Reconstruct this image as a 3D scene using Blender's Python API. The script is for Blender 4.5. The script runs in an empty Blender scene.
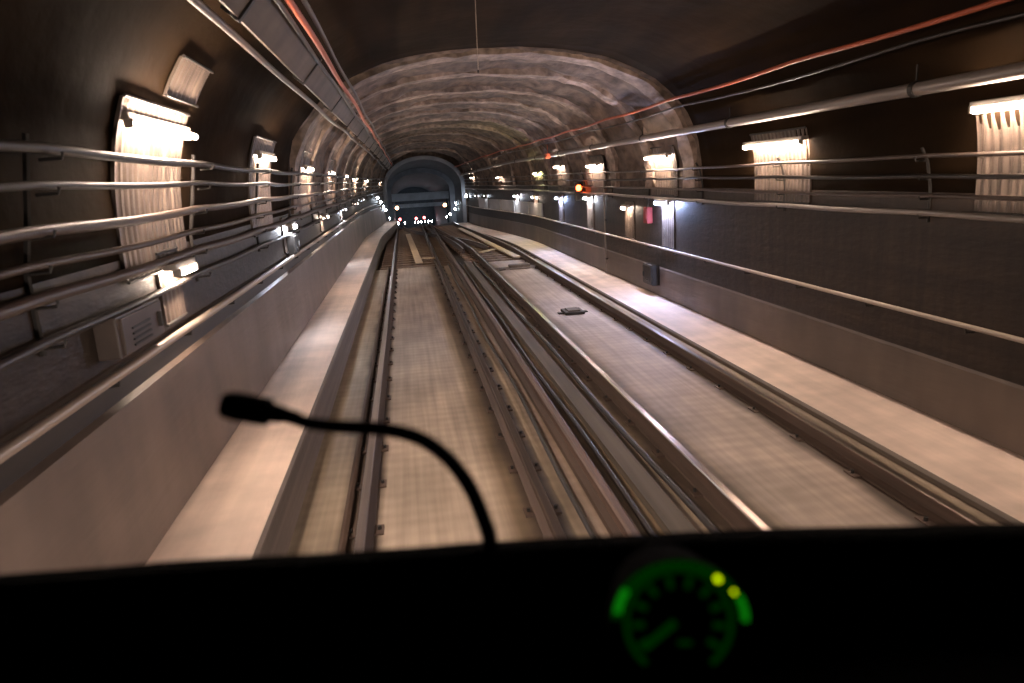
import bpy, bmesh, math, random
from mathutils import Vector, Matrix, noise
random.seed(7)
PI = math.pi
S = bpy.context.scene
COL = S.collection

# ------------------------------------------------------------------ camera
EYE = Vector((0, 0, 2.54))
F_PX, VPX, VPY, ROLL = 725.0, 403.0, 182.0, math.radians(3.3)
cd = bpy.data.cameras.new('camera'); cam = bpy.data.objects.new('camera', cd); COL.objects.link(cam)
cd.sensor_width = 36; cd.lens = F_PX * 36 / 1024; cd.clip_start = 0.02; cd.clip_end = 300
fwd = Vector(((VPX - 512) / F_PX, (341.5 - VPY) / F_PX, -1)).normalized()
ax = Vector((math.cos(ROLL), math.sin(ROLL), 0)); ax = (ax - ax.dot(fwd) * fwd).normalized()
az = ax.cross(fwd)
CAMROT = Matrix((ax, fwd, az))            # camera axes -> world axes
cam.matrix_world = Matrix.Translation(EYE) @ CAMROT.to_4x4()
cd.dof.use_dof = True; cd.dof.focus_distance = 22; cd.dof.aperture_fstop = 2.2
S.camera = cam

# ------------------------------------------------------------------ world, exposure, train headlights
w = bpy.data.worlds.new('world'); S.world = w; w.use_nodes = True
w.node_tree.nodes['Background'].inputs[0].default_value = (0.010, 0.007, 0.006, 1)
w.node_tree.nodes['Background'].inputs[1].default_value = 0.12
S.view_settings.view_transform = 'Standard'; S.view_settings.look = 'None'
S.view_settings.gamma = 1; S.view_settings.use_curve_mapping = False
S.view_settings.exposure = 0.0
def spot(name, loc, target, power, col, size, blend=0.9, soft=0.12):
    l = bpy.data.lights.new(name, 'SPOT'); l.energy = power; l.color = col; l.spot_size = math.radians(size)
    l.spot_blend = blend; l.shadow_soft_size = soft
    o = bpy.data.objects.new(name, l); COL.objects.link(o); o.location = loc
    o.rotation_euler = (Vector(target) - Vector(loc)).to_track_quat('-Z', 'Y').to_euler()
for sx in (-0.55, 0.95):
    spot('train_headlight', (sx, 1.15, 1.25), (sx + 0.8, 12, -0.4), 230, (1.0, 0.84, 0.73), 105)

# ------------------------------------------------------------------ materials
def mat(name, col, rough=0.7, metal=0.0, streak=None, fine=None, bump=0.0, bscale=(6, 6, 6), spec=0.5, var=0.35, blotch=None):
    """Procedural material. streak / fine / blotch = noise scales (x,y,z) that vary the colour."""
    m = bpy.data.materials.new(name); m.use_nodes = True
    nt = m.node_tree; N = nt.nodes; L = nt.links; b = N['Principled BSDF']
    b.inputs['Roughness'].default_value = rough; b.inputs['Metallic'].default_value = metal
    b.inputs['Specular IOR Level'].default_value = spec
    tc = N.new('ShaderNodeTexCoord')
    prev = None
    rgb = N.new('ShaderNodeRGB'); rgb.outputs[0].default_value = (*col, 1); prev = rgb.outputs[0]
    for k, sc in enumerate((streak, fine, blotch)):
        if sc is None: continue
        mp = N.new('ShaderNodeMapping'); mp.inputs['Scale'].default_value = sc
        L.new(tc.outputs['Object'], mp.inputs['Vector'])
        no = N.new('ShaderNodeTexNoise'); no.inputs['Scale'].default_value = 1; no.inputs['Detail'].default_value = 3
        L.new(mp.outputs[0], no.inputs['Vector'])
        mr = N.new('ShaderNodeMapRange'); mr.inputs[1].default_value = 0.3; mr.inputs[2].default_value = 0.7
        mr.inputs[3].default_value = 1 - var; mr.inputs[4].default_value = 1 + var * 0.6
        L.new(no.outputs[0], mr.inputs[0])
        mx = N.new('ShaderNodeMix'); mx.data_type = 'RGBA'; mx.blend_type = 'MULTIPLY'; mx.inputs[0].default_value = 1
        L.new(prev, mx.inputs[6]); L.new(mr.outputs[0], mx.inputs[7]); prev = mx.outputs[2]
    L.new(prev, b.inputs['Base Color'])
    if bump:
        mp = N.new('ShaderNodeMapping'); mp.inputs['Scale'].default_value = bscale
        L.new(tc.outputs['Object'], mp.inputs['Vector'])
        no = N.new('ShaderNodeTexNoise'); no.inputs['Scale'].default_value = 1; no.inputs['Detail'].default_value = 4
        L.new(mp.outputs[0], no.inputs['Vector'])
        bp = N.new('ShaderNodeBump'); bp.inputs['Strength'].default_value = bump; bp.inputs['Distance'].default_value = 0.03
        L.new(no.outputs[0], bp.inputs['Height']); L.new(bp.outputs[0], b.inputs['Normal'])
    return m
def emit(name, col, strength):
    m = bpy.data.materials.new(name); m.use_nodes = True
    nt = m.node_tree; nt.nodes.remove(nt.nodes['Principled BSDF'])
    e = nt.nodes.new('ShaderNodeEmission'); e.inputs[0].default_value = (*col, 1); e.inputs[1].default_value = strength
    nt.links.new(e.outputs[0], nt.nodes['Material Output'].inputs[0]); return m

M = {}
M['slab'] = None  # built below
M['walk'] = mat('painted_concrete_walkway', (0.72, 0.56, 0.475), 0.6, streak=(5, .25, 5), fine=(2, 2.5, 2), bump=.15, bscale=(30, 6, 30), var=.16)
M['curb'] = mat('dirty_curb_concrete', (0.16, 0.125, 0.105), 0.7, streak=(14, .3, 14), bump=.2, var=.3)
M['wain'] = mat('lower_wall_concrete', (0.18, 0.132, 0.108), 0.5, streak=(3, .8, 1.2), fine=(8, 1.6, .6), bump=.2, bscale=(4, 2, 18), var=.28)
M['wainr'] = mat('darker_lower_wall_concrete', (0.115, 0.083, 0.066), 0.5, streak=(3, .8, 1.2), fine=(8, 1.6, .6), bump=.2, bscale=(4, 2, 18), var=.28)  # darker, browner copy of the lower wall concrete, for the right wall
M['wallup'] = mat('sooty_ribbed_wall', (0.034, 0.0215, 0.0145), 0.55, streak=(3, .25, 7), fine=(4, 9, .7), bump=.25, bscale=(3, 6, 20), spec=.3, var=.35)
M['band'] = mat('handrail_shade_band', (0.035, 0.026, 0.021), 0.6, streak=(3, .3, 12), var=.3)  # handrail shadow painted into a shallow recess of the left wall
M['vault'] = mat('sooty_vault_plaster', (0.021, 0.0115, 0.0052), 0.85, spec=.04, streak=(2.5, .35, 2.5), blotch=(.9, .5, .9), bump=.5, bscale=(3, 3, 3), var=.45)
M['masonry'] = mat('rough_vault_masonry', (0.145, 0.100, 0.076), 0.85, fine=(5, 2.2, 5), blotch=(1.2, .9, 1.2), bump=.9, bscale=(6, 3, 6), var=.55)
M['rib'] = mat('lit_band_arch_stone', (0.30, 0.22, 0.175), 0.8, fine=(6, 3, 6), blotch=(1.1, 1.1, 1.1), bump=.7, bscale=(8, 8, 8), var=.55)
M['portal'] = mat('grey_portal_concrete', (0.24, 0.25, 0.28), 0.7, fine=(2, 2, 2), bump=.2, var=.25)
M['farwall'] = mat('bluish_far_wall', (0.06, 0.07, 0.085), 0.6, streak=(2, .4, 5), var=.3)
M['ballast'] = mat('dark_track_bed', (0.060, 0.040, 0.030), 0.9, fine=(14, 14, 14), blotch=(1.5, 1.5, 1.5), bump=.9, bscale=(20, 20, 20), var=.6)
M['sleeper'] = mat('brown_sleeper', (0.23, 0.155, 0.115), 0.8, fine=(6, 14, 6), var=.4)
M['plank'] = mat('pale_timber_board', (0.66, 0.50, 0.34), 0.6, streak=(20, .8, 20), var=.25)
M['railside'] = mat('rusty_rail_steel', (0.10, 0.065, 0.05), 0.6, 0.35, streak=(20, .5, 20), var=.3)
M['railtop'] = mat('worn_rail_head', (0.24, 0.185, 0.155), 0.28, 0.9, streak=(30, .4, 30), var=.25)
M['third'] = mat('rust_red_third_rail', (0.15, 0.095, 0.075), 0.5, 0.3, streak=(20, .4, 20), var=.35)
M['trough'] = mat('dark_cable_trough', (0.10, 0.078, 0.06), 0.7, streak=(14, .4, 14), var=.35)
M['gantry'] = mat('pale_gantry_paint', (0.55, 0.58, 0.64), 0.6, fine=(2, 2, 2), var=.2)
M['steel'] = mat('galvanised_pipe', (0.26, 0.22, 0.20), 0.42, 0.3, streak=(9, .3, 9), var=.2)
M['handrail'] = mat('worn_handrail', (0.42, 0.34, 0.28), 0.4, 0.3, streak=(9, .3, 9), var=.15)
M['cable'] = mat('black_cable_sheath', (0.025, 0.02, 0.018), 0.45, streak=(9, .3, 9), var=.2)
M['cableg'] = mat('brown_cable_sheath', (0.075, 0.052, 0.043), 0.45, streak=(9, .3, 9), var=.2)
M['orange'] = mat('orange_cable_sheath', (0.42, 0.085, 0.035), 0.5, streak=(9, .3, 9), var=.2)
M['duct'] = mat('grey_cable_duct', (0.105, 0.078, 0.060), 0.65, streak=(9, .3, 9), fine=(3, 3, 3), var=.3)
M['iron'] = mat('dark_bracket_iron', (0.022, 0.018, 0.016), 0.6, 0.0, fine=(9, 9, 9), var=.2)
M['cabinet'] = mat('brown_cabinet_paint', (0.075, 0.052, 0.042), 0.5, fine=(5, 5, 5), var=.2)
M['housing'] = mat('lamp_housing_metal', (0.30, 0.26, 0.23), 0.4, 0.3, fine=(9, 9, 9), var=.15)
M['enamel'] = mat('pale_wall_panel', (0.38, 0.35, 0.34), 0.4, fine=(3, 1.2, 3), var=.2)
M['dash'] = mat('black_dashboard_vinyl', (0.0025, 0.0022, 0.002), 0.95, fine=(40, 40, 40), bump=.3, bscale=(90, 90, 90), spec=.03, var=.2)
M['rubber'] = mat('black_gooseneck_rubber', (0.003, 0.003, 0.003), 0.8, fine=(40, 40, 40), spec=.06, var=.2)
M['foam'] = mat('black_microphone_foam', (0.004, 0.004, 0.005), 0.9, bump=.8, bscale=(300, 300, 300), fine=(90, 90, 90), spec=.1, var=.3)
M['redpaint'] = mat('red_painted_box', (0.22, 0.016, 0.014), 0.6, fine=(6, 6, 6), var=.2)
WARM = (1.0, 0.77, 0.60); WHITE = (0.86, 0.92, 1.0)
M['warm'] = emit('warm_tube_light', WARM, 270)
M['warmfar'] = emit('warm_far_light', WARM, 170)
M['cool'] = emit('cool_white_light', (0.82, 0.88, 1.0), 560)
M['blue'] = emit('blue_white_light', (0.45, 0.58, 1.0), 1000)
M['coolfar'] = emit('cool_far_light', (0.78, 0.88, 1.0), 80)
M['yellow'] = emit('yellow_green_light', (0.95, 0.95, 0.42), 260)
M['redlens'] = emit('red_signal_lens', (1.0, 0.10, 0.02), 30)
M['amber'] = emit('amber_lens', (1.0, 0.48, 0.22), 14)
M['redfar'] = emit('red_far_lens', (1.0, 0.16, 0.16), 12)
M['g_dim'] = emit('dim_green_backlight', (0.0, 0.013, 0.0), 1)
M['g_low'] = emit('low_green_glow', (0.0, 0.016, 0.0), 1)
M['g_mid'] = emit('green_bezel_glow', (0.003, 0.15, 0.003), 1)
M['g_led'] = emit('yellow_green_led_glint', (0.72, 1.0, 0.0), 1.5)

# rail geometry (world metres, rail head top is z = 0)
RAILS = (-0.54, 0.90, 2.33, 3.77)
def sm(t):
    t = max(0., min(1., t)); return t * t * (3 - 2 * t)
def xL(Y): return -1.85 + 0.62 * sm((Y - 30) / 15)       # upper wall, left
def xR(Y): return 5.12 - 1.35 * sm((Y - 27) / 18)        # upper wall, right
def rshift(Y): return -0.95 * sm((Y - 25) / 22)          # the right track swings in towards the portal
def drop(Y): return -0.066 * max(0., Y - 45)             # beyond the portal the line falls away

def slab_mat():
    m = bpy.data.materials.new('track_slab_concrete'); m.use_nodes = True
    nt = m.node_tree; N = nt.nodes; L = nt.links; b = N['Principled BSDF']; b.inputs['Roughness'].default_value = .62
    tc = N.new('ShaderNodeTexCoord'); sp = N.new('ShaderNodeSeparateXYZ'); L.new(tc.outputs['Object'], sp.inputs[0])
    mr = N.new('ShaderNodeMapRange'); mr.inputs[1].default_value = -1.5; mr.inputs[2].default_value = 5.5
    L.new(sp.outputs[0], mr.inputs[0])
    wv = N.new('ShaderNodeTexNoise'); wv.inputs['Scale'].default_value = 1.2; L.new(tc.outputs['Object'], wv.inputs['Vector'])
    ad = N.new('ShaderNodeMath'); ad.operation = 'MULTIPLY_ADD'; ad.inputs[1].default_value = .022
    L.new(wv.outputs[0], ad.inputs[0]); L.new(mr.outputs[0], ad.inputs[2])
    cr = N.new('ShaderNodeValToRGB'); L.new(ad.outputs[0], cr.inputs[0])
    A = (0.40, 0.315, 0.25); B = (0.34, 0.265, 0.195); D = (0.075, 0.05, 0.036); E = (0.22, 0.155, 0.10); G = (0.42, 0.325, 0.27)
    # x position : colour; oil and brake dust lie along the rails
    st = [(-1.1, B), (-.80, B), (-.70, D), (-.46, D), (-.38, A), (.50, A), (.68, E), (.80, D), (1.0, D), (1.08, B), (1.26, G), (1.36, E),
          (1.52, D), (1.62, B), (1.74, E), (1.9, E), (1.98, G), (2.1, B), (2.2, D), (2.45, D), (2.55, E), (2.70, G), (3.5, G), (3.62, D), (3.92, D), (4.0, E), (4.12, B)]
    el = cr.color_ramp.elements
    while len(el) < len(st): el.new(.5)
    for e, (x, c) in zip(el, st): pass
    for i, (x, c) in enumerate(st):
        el[i].position = min(1, max(0, (x + 1.5) / 7 + .011)); el[i].color = (*c, 1)
    prev = cr.outputs[0]
    for sc, lo, hi in (((16, .35, 1), .80, 1.14), ((3.5, 5.5, 1), .92, 1.06), ((1.6, .9, 1), .72, 1.12)):
        mp = N.new('ShaderNodeMapping'); mp.inputs['Scale'].default_value = sc; L.new(tc.outputs['Object'], mp.inputs['Vector'])
        no = N.new('ShaderNodeTexNoise'); no.inputs['Scale'].default_value = 1; no.inputs['Detail'].default_value = 3
        L.new(mp.outputs[0], no.inputs['Vector'])
        r = N.new('ShaderNodeMapRange'); r.inputs[1].default_value = .3; r.inputs[2].default_value = .7
        r.inputs[3].default_value = lo; r.inputs[4].default_value = hi; L.new(no.outputs[0], r.inputs[0])
        mx = N.new('ShaderNodeMix'); mx.data_type = 'RGBA'; mx.blend_type = 'MULTIPLY'; mx.inputs[0].default_value = 1
        L.new(prev, mx.inputs[6]); L.new(r.outputs[0], mx.inputs[7]); prev = mx.outputs[2]
    # board marks cast across the slab
    wt = N.new('ShaderNodeTexWave'); wt.bands_direction = 'Y'; wt.inputs['Scale'].default_value = 1.6; wt.inputs['Distortion'].default_value = 1.5
    L.new(tc.outputs['Object'], wt.inputs['Vector'])
    r = N.new('ShaderNodeMapRange'); r.inputs[3].default_value = .94; r.inputs[4].default_value = 1.03; L.new(wt.outputs[0], r.inputs[0])
    mx = N.new('ShaderNodeMix'); mx.data_type = 'RGBA'; mx.blend_type = 'MULTIPLY'; mx.inputs[0].default_value = 1
    L.new(prev, mx.inputs[6]); L.new(r.outputs[0], mx.inputs[7]); prev = mx.outputs[2]
    L.new(prev, b.inputs['Base Color'])
    bp = N.new('ShaderNodeBump'); bp.inputs['Strength'].default_value = .25; bp.inputs['Distance'].default_value = .02
    L.new(no.outputs[0], bp.inputs['Height']); L.new(bp.outputs[0], b.inputs['Normal'])
    return m
M['slab'] = slab_mat()

# ------------------------------------------------------------------ helpers
def mesh_obj(name, verts, faces, mats, parent=None, fm=None, smooth=False, loc=None):
    me = bpy.data.meshes.new(name); me.from_pydata([tuple(v) for v in verts], [], faces); me.update()
    for m in (mats if isinstance(mats, (list, tuple)) else [mats]): me.materials.append(m)
    if fm:
        for p, i in zip(me.polygons, fm): p.material_index = i
    if smooth:
        for p in me.polygons: p.use_smooth = True
    bm = bmesh.new(); bm.from_mesh(me); bmesh.ops.recalc_face_normals(bm, faces=bm.faces); bm.to_mesh(me); bm.free()
    o = bpy.data.objects.new(name, me); COL.objects.link(o)
    if parent: o.parent = parent
    if loc: o.location = loc
    return o
class MB:
    def __init__(s): s.v = []; s.f = []; s.m = []
    def add(s, v, f, mi=0):
        n = len(s.v); s.v += [Vector(a) for a in v]; s.f += [tuple(i + n for i in q) for q in f]; s.m += [mi] * len(f); return s
    def box(s, c, d, mi=0, rot=None, bev=0.0):
        bm = bmesh.new(); bmesh.ops.create_cube(bm, size=1)
        for v in bm.verts: v.co = Vector((v.co.x * d[0], v.co.y * d[1], v.co.z * d[2]))
        if bev: bmesh.ops.bevel(bm, geom=bm.edges[:], offset=bev, segments=2, affect='EDGES', profile=.7)
        bm.verts.index_update()
        R = rot if rot else Matrix.Identity(3)
        v = [R @ a.co + Vector(c) for a in bm.verts]; f = [[q.index for q in a.verts] for a in bm.faces]; bm.free()
        return s.add(v, f, mi)
    def tube(s, pts, r, seg=10, mi=0, cap=True):
        pts = [Vector(p) for p in pts]; n = len(pts); rs = r if isinstance(r, (list, tuple)) else [r] * n
        v = []; f = []
        up = None
        for i, p in enumerate(pts):
            t = (pts[min(i + 1, n - 1)] - pts[max(i - 1, 0)]).normalized()
            if up is None: up = Vector((0, 0, 1)) if abs(t.z) < .9 else Vector((1, 0, 0))
            a = (up - up.dot(t) * t).normalized(); up = a; b = t.cross(a)
            for k in range(seg):
                an = 2 * PI * k / seg; v.append(p + (a * math.cos(an) + b * math.sin(an)) * rs[i])
        for i in range(n - 1):
            for k in range(seg):
                k2 = (k + 1) % seg; f.append((i * seg + k, i * seg + k2, (i + 1) * seg + k2, (i + 1) * seg + k))
        if cap:
            f.append(tuple(range(seg))[::-1]); f.append(tuple((n - 1) * seg + k for k in range(seg)))
        return s.add(v, f, mi)
    def build(s, name, mats, parent=None, smooth=False, loc=None):
        return mesh_obj(name, s.v, s.f, mats, parent, s.m, smooth, loc)
def sweep(name, prof, Ys, mats, parent=None, closed=False, smooth=False, fmi=None, caps=False):
    """prof(Y) -> list of (x, z); faces run along Y."""
    v = []; f = []; fm = []
    for Y in Ys:
        P = prof(Y); n = len(P); v += [Vector((x, Y, z)) for x, z in P]
    for j in range(len(Ys) - 1):
        for i in range(n if closed else n - 1):
            i2 = (i + 1) % n
            f.append((j * n + i, j * n + i2, (j + 1) * n + i2, (j + 1) * n + i)); fm.append(fmi[i] if fmi else 0)
    if caps and closed:
        f.append(tuple(range(n))); fm.append(0); f.append(tuple((len(Ys) - 1) * n + k for k in range(n))); fm.append(0)
    return mesh_obj(name, v, f, mats, parent, fm, smooth)
def tag(o, label=None, cat=None, group=None, kind=None):
    if label: o['label'] = label
    if cat: o['category'] = cat
    if group: o['group'] = group
    if kind: o['kind'] = kind
    return o
def thing(name, loc, label, cat, group=None):
    o = bpy.data.objects.new(name, None); COL.objects.link(o); o.location = loc; o.empty_display_size = .1
    return tag(o, label, cat, group)
def copy_tree(o, parent=None):
    c = o.copy(); COL.objects.link(c); c.parent = parent
    for ch in list(o.children): copy_tree(ch, c)
    return c
def rng(a, b, st):
    n = max(1, int(round((b - a) / st))); return [a + (b - a) * i / n for i in range(n + 1)]
def struct(o): o['kind'] = 'structure'; return o

# ------------------------------------------------------------------ setting: floor, walkways, walls, vault
YN = 0.2
pit = 23.6
def slabprof(Y): return [(-1.22, -.17), (-.95, -.17), (-.2, -.165), (.6, -.165), (1.6, -.185), (2.7, -.165), (3.5, -.165), (4.2, -.17), (4.2, -.6)]
struct(sweep('floor', lambda Y: [(-1.22, -.6)] + slabprof(Y), rng(YN, pit, 1.0), M['slab'], closed=True, caps=True))
# open track bed beyond the slab, falling away past the portal
def bedprof(Y):
    r = xR(Y) - 5.12; z = drop(Y)
    return [(-1.5 + .4 * sm((Y - 30) / 15), -.36 + z), (-1.0, -.32 + z), (.2, -.30 + z), (1.6, -.26 + z), (3.0, -.30 + z), (4.4 + r, -.34 + z), (4.4 + r, -.9 + z), (-1.5, -.9 + z)]
struct(sweep('floor', bedprof, rng(pit, 100, 1.2), M['ballast'], closed=True, caps=True))
# walkways
def wl(Y):
    s = .62 * sm((Y - 30) / 15)
    return [(-1.12 + s, -.35), (-1.12 + s, .27), (-1.14 + s, .30), (-1.84 + s, .30), (-1.84 + s, -.35)]
struct(sweep('trim_1', wl, rng(YN, 45, 1.0), [M['curb'], M['walk']], closed=True, fmi=[0, 0, 1, 0, 0], caps=True))
def wr(Y):
    s = xR(Y) - 5.12
    return [(4.16 + s, -.40), (4.16 + s, -.12), (4.19 + s, -.095), (5.14 + s, -.08), (5.14 + s, -.40)]
struct(sweep('trim_2', wr, rng(YN, 45, 1.0), [M['curb'], M['walk']], closed=True, fmi=[0, 0, 1, 0, 0], caps=True))
# walls: lower concrete, dark band for handrail shade, upper ribbed wall. Thick.
def profL(Y):
    s = xL(Y)
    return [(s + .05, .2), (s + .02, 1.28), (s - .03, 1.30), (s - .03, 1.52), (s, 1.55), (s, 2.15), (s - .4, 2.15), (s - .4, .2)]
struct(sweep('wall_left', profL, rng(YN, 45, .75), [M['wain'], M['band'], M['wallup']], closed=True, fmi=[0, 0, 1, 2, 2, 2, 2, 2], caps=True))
def profR(Y):
    s = xR(Y)
    return [(s - .02, -.3), (s - .01, .50), (s, .53), (s, .90), (s, .92), (s, 2.15), (s + .4, 2.15), (s + .4, -.3)]
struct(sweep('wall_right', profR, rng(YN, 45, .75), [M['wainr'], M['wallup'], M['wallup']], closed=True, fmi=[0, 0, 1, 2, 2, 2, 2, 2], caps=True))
def arch_pts(Y, n=40, off=0., zs=2.15, zc=4.55):
    a, b = xL(Y), xR(Y); c = (a + b) / 2; h = (b - a) / 2 - off
    zc = zc - .35 * sm((Y - 30) / 15)
    p = .8
    def se(t): return math.copysign(abs(t) ** p, t)
    return [(c - h * se(math.cos(PI * i / n)), zs + (zc - off - zs) * se(max(0., math.sin(PI * i / n)))) for i in range(n + 1)]
def vault_mesh(Ys, n, rough):
    v = []; f = []
    m = n + 1
    for Y in Ys:
        for (x, z) in arch_pts(Y, n):
            d = rough * (noise.noise(Vector((x * 1.6, Y * 1.1, z * 1.6))) + .5 * noise.noise(Vector((x * 4, Y * 3, z * 4))))
            c = Vector((x - 1.6, 0, z - 2.0)).normalized(); k = min(1, max(0, (z - 2.15) * 3))
            v.append((x + c.x * d * k, Y, z + c.z * d * k))
    nin = len(v)
    for Y in Ys:
        for (x, z) in arch_pts(Y, n, off=-.45): v.append((x, Y, z))
    L = len(Ys)
    for j in range(L - 1):
        for i in range(n):
            f.append((j * m + i, j * m + i + 1, (j + 1) * m + i + 1, (j + 1) * m + i))
            f.append((nin + j * m + i, nin + j * m + i + 1, nin + (j + 1) * m + i + 1, nin + (j + 1) * m + i))
        for i in (0, n): f.append((j * m + i, nin + j * m + i, nin + (j + 1) * m + i, (j + 1) * m + i))
    for j in (0, L - 1):
        for i in range(n): f.append((j * m + i, j * m + i + 1, nin + j * m + i + 1, nin + j * m + i))
    return v, f
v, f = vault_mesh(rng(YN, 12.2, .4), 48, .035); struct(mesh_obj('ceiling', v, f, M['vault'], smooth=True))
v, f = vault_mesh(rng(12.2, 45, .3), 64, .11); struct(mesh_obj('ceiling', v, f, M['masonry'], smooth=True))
# stone arch rings proud of the vault; pale colour stands for lamplight bands
k = 3
for Y, wd in ((12.4, .55), (14.6, .45), (17.2, .5), (19.6, .45), (22.2, .5), (25.2, .5), (28.4, .5), (32, .6), (36, .6), (40.5, .6)):
    n = 56; v = []; f = []
    for yy in (Y, Y + wd):
        for off in (.075, -.12):
            for (x, z) in arch_pts(Y, n, off=off):
                d = .05 * noise.noise(Vector((x * 3, yy * 3 + k, z * 3))) if off > 0 else 0
                v.append((x + d, yy + d, z + d))
    m = n + 1
    for i in range(n):
        a, b, c, d = i, m + i, 2 * m + i, 3 * m + i
        f += [(a, a + 1, b + 1, b), (c, c + 1, d + 1, d), (a, a + 1, c + 1, c), (b, b + 1, d + 1, d)]
    f += [(0, m, 3 * m, 2 * m), (n, m + n, 3 * m + n, 2 * m + n)]
    struct(mesh_obj('trim_%d' % k, v, f, M['rib'], smooth=False)); k += 1
# portal wall at the end of the wide vault
def portal_arch(n, cx, hw, zs, zc, zb):
    return [(cx - hw, zb)] + [(cx - hw * math.cos(PI * i / n), zs + (zc - zs) * math.sin(PI * i / n)) for i in range(n + 1)] + [(cx + hw, zb)]
n = 40
outer = [(xL(45) - .3, -1.0)] + [(x, z) for x, z in arch_pts(45, n, off=-.4)] + [(xR(45) + .3, -1.0)]
inner = portal_arch(n, 1.22, 2.28, 2.2, 3.84, -1.0)
v = []; f = []; m = len(inner)
for yy in (44.9, 45.5):
    v += [(x, yy, z) for x, z in outer]; v += [(x, yy, z) for x, z in inner]
for i in range(m - 1):
    f += [(i, i + 1, m + i + 1, m + i), (2 * m + i, 2 * m + i + 1, 3 * m + i + 1, 3 * m + i), (m + i, m + i + 1, 3 * m + i + 1, 3 * m + i)]
struct(mesh_obj('wall_back', v, f, M['masonry']))
def ring(name, Y0, Y1, cx, hw, zs, zc, th, m_, zb):
    A = portal_arch(n, cx, hw, zs, zc, zb); B = portal_arch(n, cx, hw + th, zs, zc + th, zb)
    v = [(x, Y0, z) for x, z in A] + [(x, Y0, z) for x, z in B] + [(x, Y1, z) for x, z in A] + [(x, Y1, z) for x, z in B]; m = len(A); f = []
    for i in range(m - 1):
        f += [(i, i + 1, m + i + 1, m + i), (i, i + 1, 2 * m + i + 1, 2 * m + i), (2 * m + i, 2 * m + i + 1, 3 * m + i + 1, 3 * m + i), (m + i, m + i + 1, 3 * m + i + 1, 3 * m + i)]
    f += [(0, m, 3 * m, 2 * m), (m - 1, 2 * m - 1, 4 * m - 1, 3 * m - 1)]
    return struct(mesh_obj(name, v, f, m_))
ring('trim_20', 44.6, 44.95, 1.22, 2.22, 2.2, 3.78, .22, M['portal'], -.6)
ring('trim_21', 54.4, 54.9, 1.2, 2.12, 1.9, 3.12, .45, M['portal'], -1.4)
# narrower tube beyond the portal
def far(Y):
    z = drop(Y) * .55
    return portal_arch(24, 1.2, 2.5, 2.2 + z, 3.8 + z, -.9 + 2 * drop(Y) / 1.1)
def farthick(Y):
    A = far(Y); z = drop(Y) * .55
    B = portal_arch(24, 1.2, 2.9, 2.2 + z, 4.2 + z, -.9 + 2 * drop(Y) / 1.1)
    return A + B[::-1]
struct(sweep('wall_far', farthick, rng(45.4, 100, 2), M['farwall'], closed=True, caps=True))
struct(MB().box((1.2, 100.2, 0), (8, .4, 14)).build('wall_end', M['farwall']))

# ------------------------------------------------------------------ rails
def rail_prof(x, Y, sh, sec):
    s = sh(Y); z = drop(Y)
    return [(x + s + a, b + z) for a, b in sec]
SEC = [(-.075, -.17), (-.075, -.150), (-.014, -.125), (-.012, -.045), (-.036, -.034), (-.037, -.008), (-.028, 0.), (.028, 0.), (.037, -.008), (.036, -.034), (.012, -.045), (.014, -.125), (.075, -.150), (.075, -.17)]
SMI = [0, 0, 0, 0, 0, 1, 1, 1, 0, 0, 0, 0, 0, 0]
zero = lambda Y: 0.
def running_rail(x, sh, label):
    r = thing('running_rail', (0, 0, 0), label, 'rail', 'running rails of the two tracks')
    sec = SEC
    sweep('rail_web', lambda Y: rail_prof(x, Y, sh, [SEC[i] for i in (0, 1, 2, 3, 4, 5, 8, 9, 10, 11, 12, 13)]), rng(YN, 98, .8), M['railside'], r, closed=True, caps=True)
    sweep('rail_head', lambda Y: rail_prof(x, Y, sh, [(-.0375, -.010), (-.029, .002), (.029, .002), (.0375, -.010)]), rng(YN, 98, .8), M['railtop'], r, closed=True, caps=True)['label'] = 'shiny worn rail head'
    return r
running_rail(RAILS[0], zero, 'leftmost steel running rail, nearest the raised pale walkway')
running_rail(RAILS[1], zero, 'right-hand steel rail of the left track, beside the rust-red third rail')
running_rail(RAILS[2], rshift, 'left-hand steel rail of the right track, beside the dark cable trough')
running_rail(RAILS[3], rshift, 'rightmost steel running rail, nearest the low right walkway')
# rail clips along the near slab, one plate with two bolts each
def clip(x, y, first=[None]):
    if first[0] is None:
        t = thing('rail_fastening', (x, y, -.168), '', 'rail fastening')
        MB().box((0, 0, .006), (.30, .16, .02), bev=.004).build('base_plate', M['railside'], t)
        for sx in (-1, 1):
            MB().tube([(sx * .115, 0, .012), (sx * .115, 0, .045)], .016, 6).build('bolt', M['iron'], t)
        first[0] = t; return t
    c = copy_tree(first[0]); c.location = (x, y, -.168); return c
names = ('leftmost rail', 'second running rail', 'third running rail', 'rightmost rail')
for ri, x in enumerate(RAILS):
    for j in range(22):
        t = clip(x, 3.6 + j * .92)
        tag(t, 'small dark bolted plate clamping the %s to the slab' % names[ri], 'rail fastening', 'fastenings along the %s' % names[ri])
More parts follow.
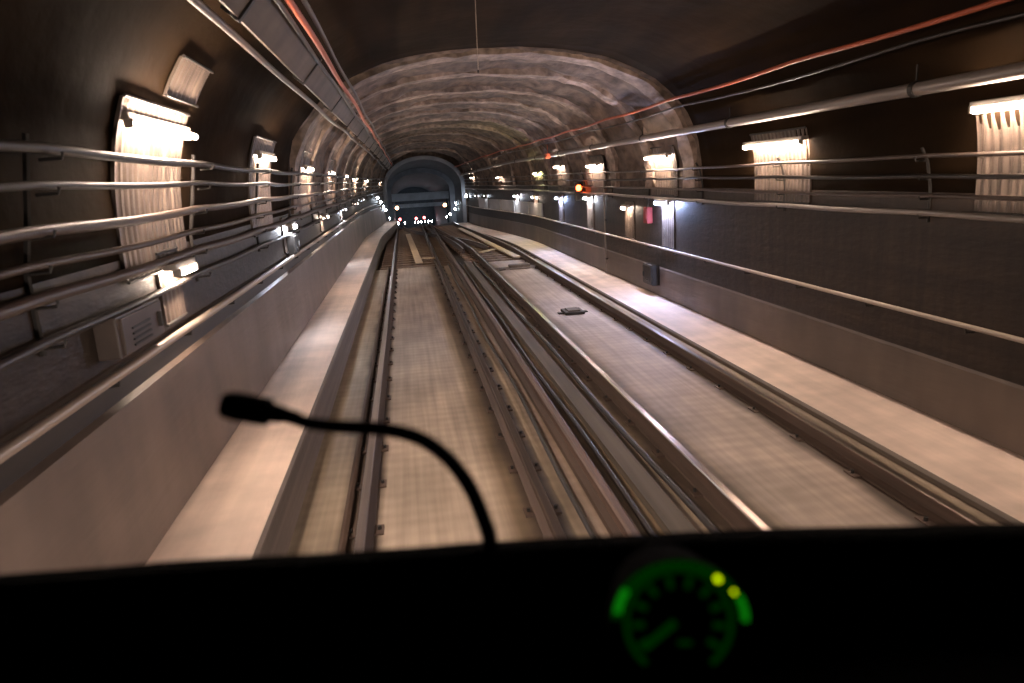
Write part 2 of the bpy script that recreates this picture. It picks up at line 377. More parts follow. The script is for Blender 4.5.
# third rail and cable troughs between the tracks
t = thing('third_rail', (0, 0, 0), 'rust-red third rail running between the two tracks, left of the cable trough', 'third rail')
sweep('conductor_bar', lambda Y: [(1.38, -.09 + drop(Y)), (1.38, -.015 + drop(Y)), (1.40, 0. + drop(Y)), (1.45, 0. + drop(Y)), (1.47, -.015 + drop(Y)), (1.47, -.09 + drop(Y))], rng(YN, 60, 1), M['third'], t, closed=True, caps=True)
sweep('foot_strip', lambda Y: [(1.33, -.19 + drop(Y)), (1.33, -.12 + drop(Y)), (1.40, -.088 + drop(Y)), (1.45, -.088 + drop(Y)), (1.52, -.12 + drop(Y)), (1.52, -.19 + drop(Y))], rng(YN, 60, 1), M['railside'], t, closed=True, caps=True)
t = thing('cable_trough', (0, 0, 0), 'low dark lidded cable trough on the slab between third rail and right track', 'cable trough')
sweep('trough_body', lambda Y: [(1.74, -.19), (1.74, -.10), (1.90, -.10), (1.90, -.19)], rng(YN, pit, 1), M['trough'], t, closed=True, caps=True)
sweep('lid', lambda Y: [(1.725, -.10), (1.725, -.078), (1.915, -.078), (1.915, -.10)], rng(YN, pit, 1), M['trough'], t, closed=True, caps=True)
# cables lying on the slab
for x0, r, l in ((1.20, .022, 'thin dark cable lying on the slab just left of the third rail'), (1.62, .026, 'dark cable lying on the slab between third rail and trough'), (2.06, .03, 'thick dark cable lying beside the third running rail from the left')):
    pts = [(x0 + .02 * math.sin(Y * .9 + x0 * 5), Y, -.165 + r) for Y in rng(YN, pit, .6)]
    tag(MB().tube(pts, r, 8).build('floor_cable', M['cable'], smooth=True), l, 'cable')
# guard rail beside left rail
t = sweep('guard_rail', lambda Y: [(-.72, -.175), (-.72, -.10), (-.69, -.085), (-.66, -.10), (-.66, -.175)], rng(YN, pit, 1), M['railside'], closed=True, caps=True)
tag(t, 'low rusty guard bar on the slab between the leftmost rail and the walkway kerb', 'guard rail')

# sleepers in the open bed beyond the slab
def sleeper(x, y, first=[None]):
    if first[0] is None:
        first[0] = MB().box((0, 0, 0), (2.3, .26, .16), bev=.015).build('railway_sleeper', M['sleeper']); o = first[0]
    else:
        o = first[0].copy(); COL.objects.link(o)
    o.location = (x, y, -.252 + drop(y)); o.rotation_euler = (0, 0, random.uniform(-.012, .012)); return o
for j in range(29):
    y = pit + .45 + j * .72
    tag(sleeper(.18, y), 'worn brown sleeper under the left track beyond the slab', 'sleeper', 'sleepers under the left track')
    tag(sleeper(3.05 + rshift(y), y + .2), 'worn brown sleeper under the right track beyond the slab', 'sleeper', 'sleepers under the right track')
# timber boards laid between the rails there
def board(a, b, wd, label, grp=None):
    a = Vector(a); b = Vector(b); d = (b - a); L = d.length; ang = math.atan2(d.y, d.x)
    t = thing('timber_board', (a + b) / 2, label, 'board', grp); t.rotation_euler = (0, 0, ang)
    MB().box((0, 0, 0), (L, wd, .05), bev=.008).build('board_top', M['plank'], t)
    for s in (-.42, 0, .42): MB().box((s * L, 0, -.045), (.12, wd * .8, .04)).build('cleat', M['sleeper'], t)
board((.30, 24.2, -.10), (.02, 38, -.10), .24, 'long pale timber walking board laid down the middle of the left track')
board((.42, 25.7, -.11), (.88, 25.5, -.11), .16, 'short pale crossboard beside the walking board in the left track')
board((3.52, 23.9, -.10), (2.85, 40, -.10), .24, 'long pale yellow timber board laid inside the right track')
board((2.55, 26.3, -.11), (3.15, 27.2, -.11), .16, 'short pale crossboard lying askew inside the right track')
# crossover rails
def xr(a, b, label):
    def sh(Y):
        return a + (b - a) * sm((Y - 27) / 17)
    sweep_ob = sweep('crossover_rail', lambda Y: [(sh(Y) + p, q) for p, q in ((-.06, -.165), (-.03, -.03), (-.03, -.004), (.03, -.004), (.03, -.03), (.06, -.165))], rng(27, 44.3, .6), [M['railside'], M['railtop']], closed=True, fmi=[0, 0, 1, 0, 0, 0], caps=True)
    tag(sweep_ob, label, 'rail')
xr(2.0, 1.1, 'crossover rail curving left out of the right track before the portal')
xr(2.95, -.2, 'longer crossover rail sweeping from the right track across to the left track')

# slab equipment inside right track
t = thing('track_beacon', (3.09, 13.8, -.165), 'small dark beacon plate bolted to the slab in the middle of the right track', 'beacon')
MB().box((0, 0, .03), (.38, .50, .05), bev=.01).build('beacon_body', M['iron'], t)
MB().box((0, 0, .065), (.24, .34, .03), bev=.008).build('cover', M['trough'], t)
for sx in (-1, 1):
    MB().box((sx * .24, 0, .012), (.10, .14, .024)).build('mounting_lug', M['iron'], t)
t = thing('point_machine', (3.1, 21.3, -.165), 'low grey point machine with cross rod at the end of the right track slab', 'point machine')
MB().box((.1, 0, .07), (.62, .34, .13), bev=.03).build('machine_case', M['duct'], t)
MB().tube([(-.7, .05, .05), (.62, .05, .05)], .02, 8).build('cross_rod', M['steel'], t)
MB().tube([(-.55, -.16, .04), (.55, -.16, .04)], .018, 8).build('cross_rod', M['steel'], t)
MB().box((-.42, -.02, .03), (.18, .26, .06), bev=.01).build('junction_box', M['iron'], t)

# ------------------------------------------------------------------ handrails, cables, pipes, ducts
def side_x(side, Y, off): return (xL(Y) + off) if side < 0 else (xR(Y) - off)
def handrail(side, z, off, r, step, label):
    t = thing('handrail', (0, 0, 0), label, 'handrail')
    MB().tube([(side_x(side, Y, off), Y, z) for Y in rng(YN, 44.5, .75)], r, 12).build('rail_tube', M['handrail'], t, smooth=True)
    Y = 1.4
    while Y < 44:
        xx = side_x(side, Y, off); ww = side_x(side, Y, -.06)
        MB().tube([(ww, Y, z - .07), (xx, Y, z - .06), (xx, Y, z - r * .6)], .011, 6).build('bracket', M['iron'], t)
        Y += step
handrail(-1, 1.53, .10, .030, 1.5, 'pale worn handrail tube along the left wall above the raised walkway')
handrail(1, .95, .09, .024, 1.5, 'pale worn handrail tube along the right wall above the low walkway')
def wall_cable(side, z, off, r, m, sag, label, Y1=44.5, name='wall_cable'):
    pts = []
    for Y in rng(YN, Y1, .35):
        pts.append((side_x(side, Y, off), Y, z - sag * abs(math.sin(PI * (Y - 1.0) / 2.8)) + .01 * math.sin(Y * .5 + z * 9)))
    return tag(MB().tube(pts, r, 8).build(name, m, smooth=True), label, 'cable')
ordl = ('lowest', 'second from the bottom', 'third from the bottom', 'fourth from the bottom', 'fifth from the bottom', 'topmost')
for i, (z, r, mk) in enumerate(((1.88, .026, 'cable'), (2.08, .034, 'cableg'), (2.25, .022, 'cableg'), (2.42, .030, 'cableg'), (2.62, .020, 'cable'), (2.78, .026, 'cable'))):
    off = .07 if z < 2.3 else .07 + (z - 2.25) * .28
    wall_cable(-1, z, off, r, M[mk], .018, '%s cable of the six strung along the left wall' % ordl[i])
for i, (z, r, mk) in enumerate(((1.95, .030, 'steel'), (2.13, .020, 'cableg'), (2.32, .022, 'cable'), (2.50, .020, 'cableg'))):
    off = .07 if z < 2.3 else .07 + (z - 2.25) * .3
    wall_cable(1, z, off, r, M[mk], .014, '%s cable of the four strung along the right wall' % ('lowest pale', 'second from the bottom', 'third from the bottom', 'topmost')[i])
# brackets
def bracket(side, first={}):
    if side not in first:
        t = thing('cable_bracket', (0, 0, 0), '', 'bracket')
        z0, z1 = (1.80, 2.86) if side < 0 else (1.86, 2.58)
        s = 1 if side < 0 else -1
        pts = [(0.0, z0), (0, 2.2), (.05, 2.45), (.12, z1)]
        v = []
        MB().tube([(s * (p + .012), 0, z) for p, z in pts], .016, 6).build('upright', M['iron'], t)
        zs = (1.88, 2.08, 2.25, 2.42, 2.62, 2.78) if side < 0 else (1.95, 2.13, 2.32, 2.50)
        for z in zs:
            o = .02 if z < 2.3 else .02 + (z - 2.25) * .28
            MB().tube([(s * o, 0, z - .045), (s * (o + .10), 0, z - .04), (s * (o + .11), 0, z - .01)], .009, 5).build('cable_hook', M['iron'], t)
        first[side] = t; return t
    return copy_tree(first[side])
for side in (-1, 1):
    for j in range(15):
        Y = 1.0 + 2.8 * j
        b = bracket(side); b.location = (side_x(side, Y, 0), Y, 0)
        sd = 'left' if side < 0 else 'right'
        tag(b, 'dark iron bracket with hooks holding cables on the %s wall' % sd, 'bracket', 'cable brackets on the %s wall' % sd)
# right big pipe
t = thing('wall_pipe', (0, 0, 0), 'thick grey pipe running along the right haunch of the vault above the lamps', 'pipe')
def rp(Y): return (side_x(1, Y, .31), Y, 3.115 - .35 * sm((Y - 30) / 15))
MB().tube([rp(Y) for Y in rng(YN, 44.6, .7)], .062, 14).build('pipe_run', M['steel'], t, smooth=True)
for j in range(11):
    Y = 2.5 + 4 * j; p = rp(Y)
    MB().tube([(p[0], Y - .03, p[2]), (p[0], Y + .03, p[2])], .075, 14).tube([(p[0], Y, p[2] + .05), (p[0] - .0, Y, p[2] + .22)], .01, 6).build('pipe_clamp', M['iron'], t)
# orange cables
pts = [(side_x(1, Y, .64), Y, 3.62 - .35 * sm((Y - 30) / 15) - .03 * abs(math.sin(Y * PI / 4))) for Y in rng(YN, 44.6, .5)]
tag(MB().tube(pts, .024, 8).build('orange_cable', M['orange'], smooth=True), 'bright orange cable strung along the right side of the vault above the grey pipe', 'cable')
pts = [(side_x(1, Y, .54), Y, 3.50 - .35 * sm((Y - 30) / 15) - .05 * abs(math.sin(Y * PI / 6))) for Y in rng(YN, 44.6, .5)]
tag(MB().tube(pts, .016, 8).build('vault_cable', M['cable'], smooth=True), 'thin dark cable just under the orange cable on the right', 'cable')
t = thing('junction_box', (side_x(1, 23.8, .42), 23.8, 3.10), 'small orange-red junction box hanging from the right pipe', 'box')
MB().box((0, 0, 0), (.14, .30, .16), bev=.015).build('box_body', M['orange'], t)
MB().tube([(0, 0, .08), (0, 0, .42)], .014, 6).build('conduit', M['orange'], t)
MB().box((-.075, 0, 0), (.02, .24, .12), bev=.004).build('cover', M['orange'], t)
# left haunch duct and orange bundle
def haunch(u, h, Y):
    d = -.30 * sm((Y - 28) / 17); return (u, Y, 2.54 + h + d)
t = thing('cable_duct', (0, 0, 0), 'wide grey cable duct running along the left haunch of the vault', 'duct')
def dprof(Y):
    d = -.30 * sm((Y - 28) / 17); cx, cz = -.86 + .15 * sm((Y - 28) / 17), 3.72 + d; c, s = math.cos(.85), math.sin(.85)
    return [(cx + a * c - b * s, cz + a * s + b * c) for a, b in ((-.14, -.05), (.14, -.05), (.14, .05), (-.14, .05))]
sweep('duct_body', dprof, rng(YN, 44.7, 1), M['duct'], t, closed=True, caps=True)
for j in range(14):
    Y = 2 + 3 * j; P = dprof(Y); cx = sum(p[0] for p in P) / 4; cz = sum(p[1] for p in P) / 4
    MB().box((cx, Y, cz), (.32, .05, .13), rot=Matrix.Rotation(-.85, 3, 'Y')).build('strap', M['iron'], t)
for i, (x, z, r, mk, l) in enumerate(((-.66, 3.80, .026, 'orange', 'orange cable running beside the grey duct on the left of the vault'),
                                ((-.60, 3.86, .020, 'cableg', 'thin brown cable just right of the orange one beside the duct')),
                                ((-.73, 3.76, .020, 'cable', 'thin black cable squeezed between the grey duct and the orange cable')),
                                ((-1.06, 3.58, .026, 'cableg', 'grey conduit running just outside the left vault duct')))):
    pts = [(x + .012 * math.sin(Y * 1.1 + i) + .12 * sm((Y - 28) / 17), Y, z - .30 * sm((Y - 28) / 17) + .01 * math.sin(Y * .7 + i)) for Y in rng(YN, 44.6, .5)]
    tag(MB().tube(pts, r, 8).build('vault_cable' if mk != 'orange' else 'orange_cable', M[mk], smooth=True), l, 'cable')
# hanging wire
t = thing('hanging_wire', (.90, 8, 4.5), 'thin pale wire hanging from the crown of the dark vault', 'wire')
MB().tube([(0, 0, 0.02), (-.01, 0, -.4), (-.02, 0, -.86)], .004, 6).build('wire_strand', M['handrail'], t)
MB().tube([(-.02, 0, -.86), (-.02, 0, -.89)], .009, 8).build('ferrule', M['iron'], t)

# ------------------------------------------------------------------ lamps
def batten(name, loc, side, length, m, label, cat='lamp', group=None, tubes=1, tilt=0., r=.022):
    """Tubular lamp on a bracketed housing, running along the wall."""
    t = thing(name, loc, label, cat, group); s = -side       # s points away from the wall
    MB().box((-s * .04, 0, .055), (.10, length + .10, .05), bev=.01).build('housing', M['housing'], t)
    for e in (-1, 1):
        MB().box((s * .0, e * (length / 2 + .02), .01), (.06, .03, .06), bev=.006).build('end_cap', M['housing'], t)
        MB().tube([(-s * .04, e * length * .3, .06), (-s * .22, e * length * .3, .10)], .012, 6).build('bracket', M['iron'], t)
    for q in range(tubes):
        MB().tube([(s * (.0 + .05 * q), -length / 2, 0), (s * (.0 + .05 * q), length / 2, 0)], r, 8).build('tube', m, t, smooth=True)
    return t
def bulb(loc, side, m, label, group=None, r=.07, name='bulkhead_lamp'):
    t = thing(name, loc, label, 'lamp', group); s = -side
    MB().tube([(-s * .10, 0, 0), (-s * .03, 0, 0)], [r * 1.15, r * 1.25], 16).build('base', M['housing'], t, smooth=False)
    MB().tube([(-s * .03, 0, 0), (s * .02, 0, 0), (s * .055, 0, 0), (s * .07, 0, 0)], [r, r * .95, r * .6, r * .15], 14).build('globe', m, t, smooth=True)
    MB().tube([(s * .02, 0, -r * 1.15), (s * .08, 0, -r * .8), (s * .09, 0, 0), (s * .08, 0, r * .8), (s * .02, 0, r * 1.15)], .006, 5).build('guard', M['iron'], t)
    return t
GU = 'upper row of tube lamps'
LU = [(5.75, 2.99, 1.3, 'nearest and brightest warm tube lamp high on the left wall, above the cable runs'),
      (9.9, 2.93, 1.0, 'second warm tube lamp along the left wall, beyond the brightest one'),
      (14.1, 2.86, .9, 'third warm tube lamp along the upper left wall'),
      (18.6, 2.84, .9, 'fourth warm tube lamp along the upper left wall'),
      (23.2, 2.80, .9, 'fifth warm tube lamp along the upper left wall, in the bright cluster'),
      (28.0, 2.74, .9, 'sixth warm tube lamp along the upper left wall, far down the cluster'),
      (34.0, 2.66, .9, 'seventh warm tube lamp on the upper left wall, short of the portal'),
      (41.0, 2.60, .9, 'last warm tube lamp on the upper left wall beside the portal')]
for Y, z, L, l in LU:
    batten('tube_lamp', (side_x(-1, Y, .17 if z > 2.8 else .15), Y, z), -1, L, M['warm'] if Y < 30 else M['warmfar'], l, tubes=2 if Y < 8 else 1)
RU = [(5.25, 2.86, 1.3, 'warm', 'nearest warm tube lamp on the right wall, cut by the edge of view'),
      (9.5, 2.74, 1.5, 'warm', 'large bright warm tube lamp on the right wall under the grey pipe'),
      (14.1, 2.72, 1.2, 'warm', 'warm tube lamp on the right wall above the blue-white lamp'),
      (19.1, 2.66, 1.0, 'warm', 'warm tube lamp on the upper right wall just beyond the pipe fittings'),
      (23.5, 2.72, .9, 'warm', 'warm tube lamp on the upper right wall above the red signal'),
      (27.5, 2.56, .8, 'yellow', 'yellow-green tinted tube lamp on the upper right wall'),
      (34.6, 2.48, .8, 'warmfar', 'faint warm tube lamp far along the upper right wall'),
      (41.0, 2.55, .8, 'warmfar', 'last warm tube lamp on the upper right wall beside the portal')]
for Y, z, L, mk, l in RU:
    batten('tube_lamp', (side_x(1, Y, .19), Y, z), 1, L, M[mk], l)
LL = [(5.85, 1.97, .40, 'warm', 'low warm lamp on the left wall just above the handrail, nearest the cab'),
      (11.5, 1.96, .35, 'cool', 'low blue-white lamp on the left wall over a small dark box'),
      (16.4, 1.88, .30, 'warm', 'low warm lamp on the left wall beyond the blue-white one'),
      (21.5, 1.85, .30, 'cool', 'low white lamp midway along the left wall'),
      (27.0, 1.87, .30, 'warmfar', 'low warm lamp far along the left wall'),
      (31.0, 1.90, .30, 'coolfar', 'low white lamp far along the left wall, last before the wall narrows')]
for Y, z, L, mk, l in LL:
    batten('low_wall_lamp', (side_x(-1, Y, .15), Y, z), -1, L, M[mk], l)
RL = [(13.9, 1.84, .7, 'blue', 'low blue-white lamp on the right wall beside the red alarm box'),
      (16.4, 1.66, .35, 'warm', 'low warm lamp on the right wall just left of the blue-white lamp'),
      (20.0, 1.80, .45, 'cool', 'low white lamp on the right wall under the red signal'),
      (23.9, 1.72, .40, 'blue', 'low deep blue lamp on the right wall, left of the signal'),
      (28.4, 1.66, .30, 'warm', 'low warm lamp on the right wall between two white ones'),
      (31.8, 1.66, .30, 'cool', 'low white lamp far along the right wall'),
      (38.0, 1.60, .30, 'coolfar', 'low pale lamp on the right wall, nearer of the last pair'),
      (40.4, 1.58, .30, 'coolfar', 'low pale lamp on the right wall, further of the last pair')]
for Y, z, L, mk, l in RL:
    batten('low_wall_lamp', (side_x(1, Y, .15), Y, z), 1, L, M[mk], l)
# white lamps stepping down both walls by the portal and inside it
for x, Y, z in ((-1.30, 38.4, 1.82), (-1.22, 39.8, 1.56), (-1.12, 41.2, 1.28), (-1.05, 42.8, 1.04)):
    bulb((xL(Y) + .13, Y, z), -1, M['coolfar'], 'round white lamp in the descending row on the left wall before the portal', 'white lamps stepping down the left wall by the portal')
bulb((xR(44) - .13, 44, 1.52), 1, M['coolfar'], 'large round white lamp on the right wall right beside the portal', r=.10)
for x, Y, z in ((3.56, 52.0, .86), (3.56, 53.4, .44), (3.56, 59.5, -.2), (3.56, 65.0, -.66)):
    bulb((3.56, Y, z), 1, M['coolfar'], 'round white lamp in the descending row on the right wall inside the portal', 'white lamps on the right wall inside the portal', r=.09)
for Y, z in ((52., .1), (60., -.4), (70., -1.1)):
    bulb((-1.16, Y, z), -1, M['coolfar'], 'round white lamp on the left wall inside the portal', 'white lamps on the left wall inside the portal', r=.08)

# ------------------------------------------------------------------ station things far beyond the portal
t = thing('overhead_gantry', (1.2, 62, 1.2), 'grey overhead gantry beam spanning the tunnel beyond the portal', 'gantry')
MB().box((0, 0, .10), (4.95, .5, .62), bev=.03).build('upper_beam', M['gantry'], t)
MB().box((0, .2, -.62), (4.95, .4, .30), bev=.02).build('lower_beam', M['gantry'], t)
for sx in (-1, 1): MB().box((sx * 2.3, .1, -1.3), (.16, .3, 3.0)).build('post', M['farwall'], t)
for x, l in ((-.66, 'orange lamp hanging under the left end of the far gantry'), (3.2, 'orange lamp hanging under the right end of the far gantry')):
    t = thing('gantry_lamp', (x, 60, .53), l, 'lamp')
    MB().tube([(0, 0, .0), (0, 0, .30)], .02, 6).build('stem', M['iron'], t)
    MB().tube([(0, .02, 0), (0, .1, 0)], [.16, .12], 14).build('hood', M['iron'], t)
    MB().tube([(0, -.05, 0), (0, .01, 0), (0, .02, 0)], [.08, .14, .15], 14).build('lens', M['amber'], t)
for i, x in enumerate((1.10, 1.50, 1.90, 2.32, 2.76, 3.20)):
    bulb((x, 94.6, -2.55), 1, M['coolfar'], 'small white platform lamp in the row of six at the far end', 'row of six white lamps at the far end', r=.13, name='platform_lamp')
for x, z, l, m in ((1.25, -2.05, 'left one of two red tail signals above the far white lamps', 'redfar'), (2.27, -2.02, 'right one of two red tail signals above the far white lamps', 'redfar'),
                (-.79, -2.04, 'small orange-red signal low on the far left beyond the portal', 'redfar')):
    t = thing('far_signal', (x, 94, z), l, 'signal')
    MB().box((0, .12, 0), (.5, .14, .5), bev=.04).build('housing', M['iron'], t)
    MB().tube([(0, -.02, 0), (0, .06, 0)], .17, 14).build('lens', M[m], t)
    MB().tube([(0, .12, -.2), (0, .12, -1.6)], .05, 8).build('post', M['iron'], t)
for x, Y, z, l in ((-.22, 94, -2.55, 'white lamp at the far end right of the orange-red signal'), (-.95, 86, -2.1, 'white lamp at the far end left of the orange-red signal')):
    bulb((x, Y, z), -1, M['coolfar'], l, r=.17, name='platform_lamp')

# pale ribbed sheets added behind the lamps to spread their glow down the wall
M['sheet'] = mat('lamp_glow_sheet', (0.12, 0.088, 0.070), 0.5, streak=(2, 26, .4), fine=(3, 3, 5), bump=.4, bscale=(2, 60, 1), var=.45)
def side_pt(side, Y, z, off):
    """point on the wall or vault surface at height z, off metres inside it"""
    a, b = xL(Y), xR(Y); c = (a + b) / 2; h = (b - a) / 2
    if z > 2.15:
        q = (z - 2.15) / (2.40 - .35 * sm((Y - 30) / 15)); h *= (1 - q ** 2.5) ** .4
    return c + side * (h - off)
def glow_sheet(side, Y0, Y1, z0, z1, label, group=None, m='sheet'):
    t = thing('glow_panel', (0, 0, 0), label, 'panel', group)
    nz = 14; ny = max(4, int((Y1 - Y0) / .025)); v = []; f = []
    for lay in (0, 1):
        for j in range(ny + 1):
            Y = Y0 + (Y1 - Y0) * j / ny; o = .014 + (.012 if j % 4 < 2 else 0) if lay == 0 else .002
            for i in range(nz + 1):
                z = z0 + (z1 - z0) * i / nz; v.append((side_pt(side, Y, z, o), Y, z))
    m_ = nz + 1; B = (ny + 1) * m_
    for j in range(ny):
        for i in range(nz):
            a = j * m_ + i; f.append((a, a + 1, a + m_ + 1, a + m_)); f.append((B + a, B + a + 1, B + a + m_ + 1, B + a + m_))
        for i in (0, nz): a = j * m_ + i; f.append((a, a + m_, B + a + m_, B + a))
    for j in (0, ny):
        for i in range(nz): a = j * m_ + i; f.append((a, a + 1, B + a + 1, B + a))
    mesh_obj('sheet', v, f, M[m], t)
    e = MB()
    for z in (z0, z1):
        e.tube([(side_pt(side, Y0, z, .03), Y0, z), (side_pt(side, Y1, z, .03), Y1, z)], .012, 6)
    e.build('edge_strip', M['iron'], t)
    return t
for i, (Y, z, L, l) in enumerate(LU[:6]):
    glow_sheet(-1, Y - .75, Y + .65, 2.0, 3.16, 'added ribbed glow sheet on the left wall behind the %s upper tube lamp' % ('first', 'second', 'third', 'fourth', 'fifth', 'sixth')[i])
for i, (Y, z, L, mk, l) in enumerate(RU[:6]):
    glow_sheet(1, Y - .75, Y + .75, 1.98, 2.92, 'added ribbed glow sheet on the right wall behind the %s upper tube lamp' % ('first', 'second', 'third', 'fourth', 'fifth', 'sixth')[i])
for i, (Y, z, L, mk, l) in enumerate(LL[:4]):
    glow_sheet(-1, Y - .25, Y + .25, 1.60, z + .16, 'narrow added glow sheet on the left wall behind the %s low lamp' % ('first', 'second', 'third', 'fourth')[i])
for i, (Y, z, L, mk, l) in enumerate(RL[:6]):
    glow_sheet(1, Y - .35, Y + .35, .98, z + .16, 'narrow added glow sheet on the right wall behind the %s low lamp' % l.replace('low ', '').split(' on ')[0].split(' lamp')[0] if 0 else
                 ('tall added glow sheet behind the nearest blue-white low lamp, right wall', 'tall added glow sheet behind the warm low lamp left of the alarm box', 'tall added glow sheet below the red signal on the right wall',
                  'tall added glow sheet behind the deep blue low lamp, right wall', 'tall added glow sheet behind the warm low lamp between two white ones', 'tall added glow sheet behind the far white low lamp, right wall')[i])
glow_sheet(-1, 5.75, 6.55, 3.24, 3.50, 'small pale lit patch added on the vault above the brightest left lamp')  # pale plate added for a lit patch of the vault

# ------------------------------------------------------------------ wall equipment
X0 = xR(20.8) - .17
t = thing('wall_signal', (X0, 20.85, 2.09), 'small signal with a lit red lens on the right wall', 'signal')
MB().box((.03, .05, -.1), (.22, .12, .52), bev=.03).build('housing', M['iron'], t)
MB().tube([(.02, -.045, 0), (.02, -.01, 0)], .085, 14).build('lens', M['redlens'], t)
MB().tube([(.02, -.02, 0), (.02, -.14, 0)], .095, 14, cap=False).build('hood', M['iron'], t)
MB().tube([(.02, -.03, -.25), (.02, -.01, -.25)], .06, 12).build('dark_lens', M['iron'], t)
MB().tube([(.08, .08, -.1), (.20, .08, -.1)], .02, 6).build('bracket', M['iron'], t)
t = thing('alarm_box', (xR(15) - .07, 14.95, 1.57), 'small red alarm box on the right wall near the blue-white lamp', 'box')
MB().box((0, 0, 0), (.12, .26, .34), bev=.015).build('box_body', M['redpaint'], t)
MB().box((-.065, 0, .02), (.015, .18, .2), bev=.004).build('cover', M['redpaint'], t)
MB().tube([(0, 0, .17), (.02, 0, .5)], .012, 6).build('conduit', M['iron'], t)
def cabinet(name, loc, d, m, side, label, lv=4):
    t = thing(name, loc, label, 'cabinet'); s = -side
    MB().box((0, 0, 0), d, bev=.012).build('cabinet_body', m, t)
    dr = MB().box((s * (d[0] / 2 + .008), 0, 0), (.02, d[1] * .9, d[2] * .88), bev=.005).build('door', m, t)
    MB().box((s * (d[0] / 2 + .03), d[1] * .34, 0), (.025, .03, .10), bev=.005).build('handle', M['iron'], dr)
    for i in range(lv):
        MB().box((s * (d[0] / 2 + .022), -d[1] * .08, -d[2] * .3 + i * .035), (.012, d[1] * .4, .012)).build('louvre', M['iron'], dr)
    return t
cabinet('wall_cabinet', (xL(4.8) + .06, 4.82, 1.74), (.14, .78, .25), M['cabinet'], -1, 'flat brown cabinet on the left wall just above the handrail')
cabinet('wall_cabinet', (xL(11.6) + .05, 11.65, 1.70), (.16, .40, .30), M['iron'], -1, 'small dark box on the left wall directly below the blue-white lamp', 2)
cabinet('wall_cabinet', (xR(14.7) - .10, 14.7, .35), (.16, .6, .42), M['iron'], 1, 'dark low cabinet on the right wall just above the right walkway', 2)
t = thing('vertical_conduit', (xR(18.3) - .075, 18.35, 0), 'thin vertical pipe running down the right wall past the handrail', 'pipe')
MB().tube([(0, 0, -.06), (0, 0, 2.3)], .022, 8).build('conduit_run', M['steel'], t)
for z in (.3, 1.3, 2.1): MB().box((.02, 0, z), (.06, .10, .03)).build('clamp', M['iron'], t)
# pale panels on the far right wall
for i in range(5):
    Y0 = 27.2 + i * 2.6
    t = thing('wall_panel', (0, 0, 0), '', 'panel')
    v = []
    for Y in rng(Y0, Y0 + 2.4, .6):
        v += [(xR(Y) - .05, Y, .98), (xR(Y) - .05, Y, 1.46), (xR(Y) - .01, Y, 1.46), (xR(Y) - .01, Y, .98)]
    f = []
    q = len(v) // 4
    for a in range(q - 1):
        for b in range(4): f.append((a * 4 + b, a * 4 + (b + 1) % 4, a * 4 + 4 + (b + 1) % 4, a * 4 + 4 + b))
    f += [(0, 1, 2, 3), tuple((q - 1) * 4 + b for b in range(4))]
    mesh_obj('panel_sheet', v, f, M['enamel'], t)
    tag(t, 'pale grey panel in the strip along the far right wall below the lamps', 'panel', 'pale panels on the far right wall')

# ------------------------------------------------------------------ driver's cab: dashboard, gauge, microphone
edge = [(-1.15, 2.115), (-.8, 2.112), (-.58, 2.112), (-.51, 2.109), (-.40, 2.103), (-.29, 2.098), (-.17, 2.088), (-.04, 2.079), (.07, 2.074), (.22, 2.062), (.36, 2.050), (.47, 2.041), (.66, 2.020), (.86, 1.998), (.97, 1.983), (1.3, 1.94), (1.6, 1.90)]
def ez(x):
    for (a, za), (b, zb) in zip(edge, edge[1:]):
        if a <= x <= b: return za + (zb - za) * (x - a) / (b - a)
    return edge[-1][1]
t = thing('dashboard', (0, 0, 0), 'black unlit dashboard filling the bottom of the windscreen view', 'dashboard')
def strip(name, sec, m):
    xs = rng(-1.15, 1.6, .05); v = []; f = []; n_ = len(sec)
    for x in xs:
        e = ez(x) - .0095 + .0015 * noise.noise(Vector((x * 16, 0, 3)))
        v += [(x, y, e + z) for y, z in sec]
    for j in range(len(xs) - 1):
        for i in range(n_): f.append((j * n_ + i, j * n_ + (i + 1) % n_, (j + 1) * n_ + (i + 1) % n_, (j + 1) * n_ + i))
    f += [tuple(range(n_)), tuple((len(xs) - 1) * n_ + i for i in range(n_))]
    return mesh_obj(name, v, f, m, t)
strip('cowl', [(.842, -.012), (.85, -.003), (.862, 0), (.895, -.004), (.91, -.02), (.91, -.16), (.842, -.16)], M['dash'])
strip('dash_top', [(.842, -.045), (.70, -.060), (.30, -.075), (.24, -.10), (.22, -.6), (.91, -.6), (.91, -.16), (.842, -.16)], M['dash'])

# gauge facing the driver
GC = EYE + CAMROT @ (Vector(((680 - 512) / F_PX, (341.5 - 624) / F_PX, -1)) * .70)
G = thing('speedometer', GC, 'round speedometer with dim green backlit scale and needle on the dashboard', 'gauge')
G.rotation_euler = CAMROT.to_euler()
u = .70 / F_PX
def disc(r0, r1, z0, z1, a0=0, a1=2 * PI, n=48, ey=1.0, cx=0, cy=0):
    """ring sector with thickness"""
    v = []; f = []; full = abs(a1 - a0) > 6.28
    for i in range(n + 1):
        a = a0 + (a1 - a0) * i / n
        for r, z in ((r0, z0), (r1, z0), (r1, z1), (r0, z1)): v.append(((cx + r * math.cos(a)) * u, (cy + r * math.sin(a) * ey) * u, z))
    for i in range(n):
        for k_ in range(4): f.append((i * 4 + k_, i * 4 + (k_ + 1) % 4, i * 4 + 4 + (k_ + 1) % 4, i * 4 + 4 + k_))
    if not full: f += [(0, 1, 2, 3), tuple(n * 4 + k_ for k_ in range(4))]
    return MB().add(v, f)
D = math.radians
MB().tube([(0, 0, -.075), (0, 0, -.012), (0, 0, -.008)], [58 * u, 62 * u, 60 * u], 40).build('housing', M['dash'], G)
disc(63, 70, -.02, -.004, ey=.9).build('bezel', M['dash'], G)
face = disc(0.5, 56, -.008, -.006).build('dial_face', M['dash'], G)
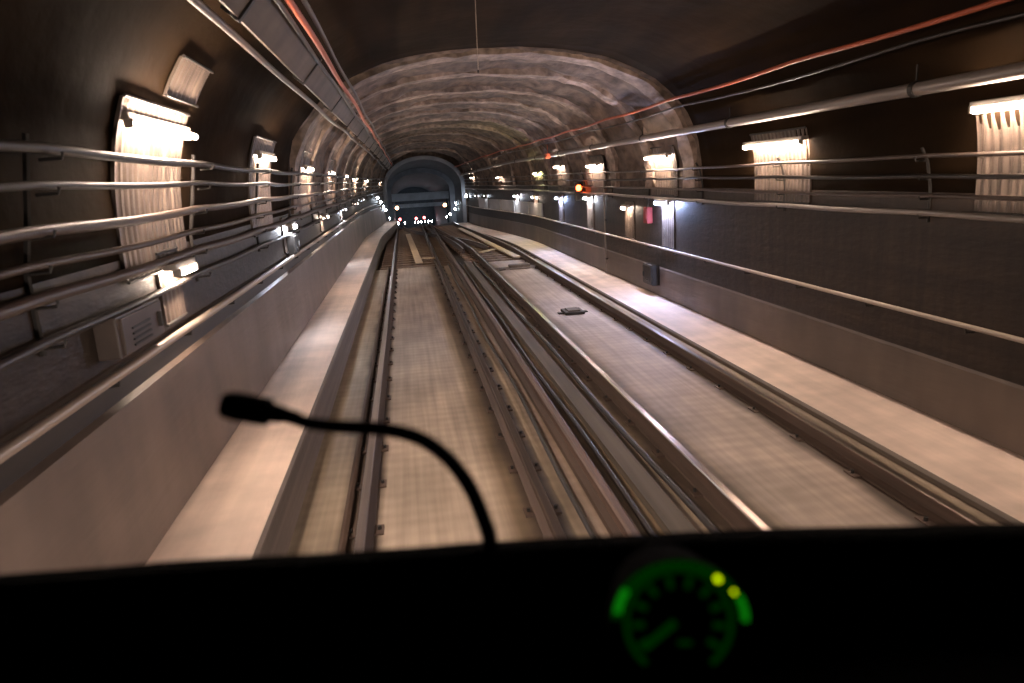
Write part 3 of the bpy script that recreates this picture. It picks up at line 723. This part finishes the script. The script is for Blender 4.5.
disc(50, 56, -.0055, -.004, D(-52), D(232), ey=1.0).build('scale_ring', M['g_dim'], face)
for i in range(10):
    a = D(211 - 27 * i)
    c = Vector((math.cos(a), math.sin(a), 0)); R = Matrix.Rotation(a, 3, 'Z')
    MB().box((c.x * 41 * u, c.y * 41 * u, -.0045), (13 * u, 6.5 * u, .001), rot=R).build('scale_mark', M['g_dim'], face)
nd = Vector((-29, -24, 0)).normalized(); a = math.atan2(nd.y, nd.x)
MB().box((-20.5 * u, -12 * u, -.001), (42 * u, 8 * u, .0015), rot=Matrix.Rotation(a, 3, 'Z'), bev=.0006).build('needle', M['g_low'], G)
MB().tube([(-4 * u, 2 * u, -.006), (-4 * u, 2 * u, -.002)], 6 * u, 16).build('hub', M['dash'], G)
MB().box((6 * u, -21 * u, -.0045), (14 * u, 5 * u, .001)).build('counter_window', M['g_dim'], face)
disc(60, 68, -.003, .001, D(2), D(178), ey=.88, cy=3).build('bezel_glow_ring', M['g_low'], G)  # glowing arc for green light caught by the bezel
disc(60, 67, .001, .004, D(148), D(172), ey=.92, cy=4, n=14).build('bezel_glow', M['g_mid'], G)  # brighter painted glow on the bezel, left then right
disc(62, 68, .001, .004, D(2), D(26), ey=.92, cy=2, n=14).build('bezel_glow', M['g_mid'], G)
for (x, y, r) in ((37, 46, 2.8), (53, 33, 1.8)):
    MB().tube([(x * u, y * u, .0), (x * u, y * u, .005), (x * u, y * u, .006)], [r * u, r * u, r * .6 * u], 16).build('led_glint', M['g_led'], G)  # glowing dots for LED reflections

# gooseneck microphone
mp = [(.072, .872, 2.045), (.070, .85, 2.09), (.065, .84, 2.115), (.055, .84, 2.15), (.045, .84, 2.175), (.030, .84, 2.20), (.015, .84, 2.218), (-.002, .84, 2.233), (-.020, .84, 2.243), (-.042, .84, 2.251), (-.065, .84, 2.256), (-.090, .84, 2.260), (-.112, .84, 2.264), (-.132, .84, 2.269), (-.150, .84, 2.277), (-.166, .84, 2.284)]
mp = [Vector(p) for p in mp]
def catmull(P, n):
    out = []
    for i in range(len(P) - 1):
        p0, p1, p2, p3 = P[max(i - 1, 0)], P[i], P[i + 1], P[min(i + 2, len(P) - 1)]
        for j in range(n):
            s = j / n; out.append(.5 * ((2 * p1) + (-p0 + p2) * s + (2 * p0 - 5 * p1 + 4 * p2 - p3) * s * s + (-p0 + 3 * p1 - 3 * p2 + p3) * s ** 3))
    return out + [P[-1]]
t = thing('gooseneck_microphone', (.072, .86, 2.05), 'black gooseneck microphone curving up from the dashboard to the left', 'microphone')
lo = Vector(t.location)
P = catmull(mp, 10); rs = [.0100 - .0026 * i / (len(P) - 1) + .0003 * (i % 2) for i in range(len(P))]
MB().tube([p - lo for p in P], rs, 14).build('gooseneck', M['rubber'], t, smooth=True)
e0 = mp[-1] - lo; dv = Vector((-.058, -.004, .019)).normalized()
MB().tube([e0 - dv * .024, e0 - dv * .010, e0 + dv * .004, e0 + dv * .012], [.006, .0085, .011, .0125], 18).build('neck_collar', M['rubber'], t, smooth=True)
MB().tube([e0 + dv * q for q in (.010, .012, .030, .050, .060, .065, .067)], [.0145, .0165, .0168, .0168, .0155, .0125, .008], 22).build('foam_head', M['foam'], t, smooth=True)
MB().tube([Vector((0, .012, -.02)), Vector((0, .012, .012)), Vector((0, .01, .018))], [.02, .018, .011], 20).build('base_mount', M['rubber'], t)
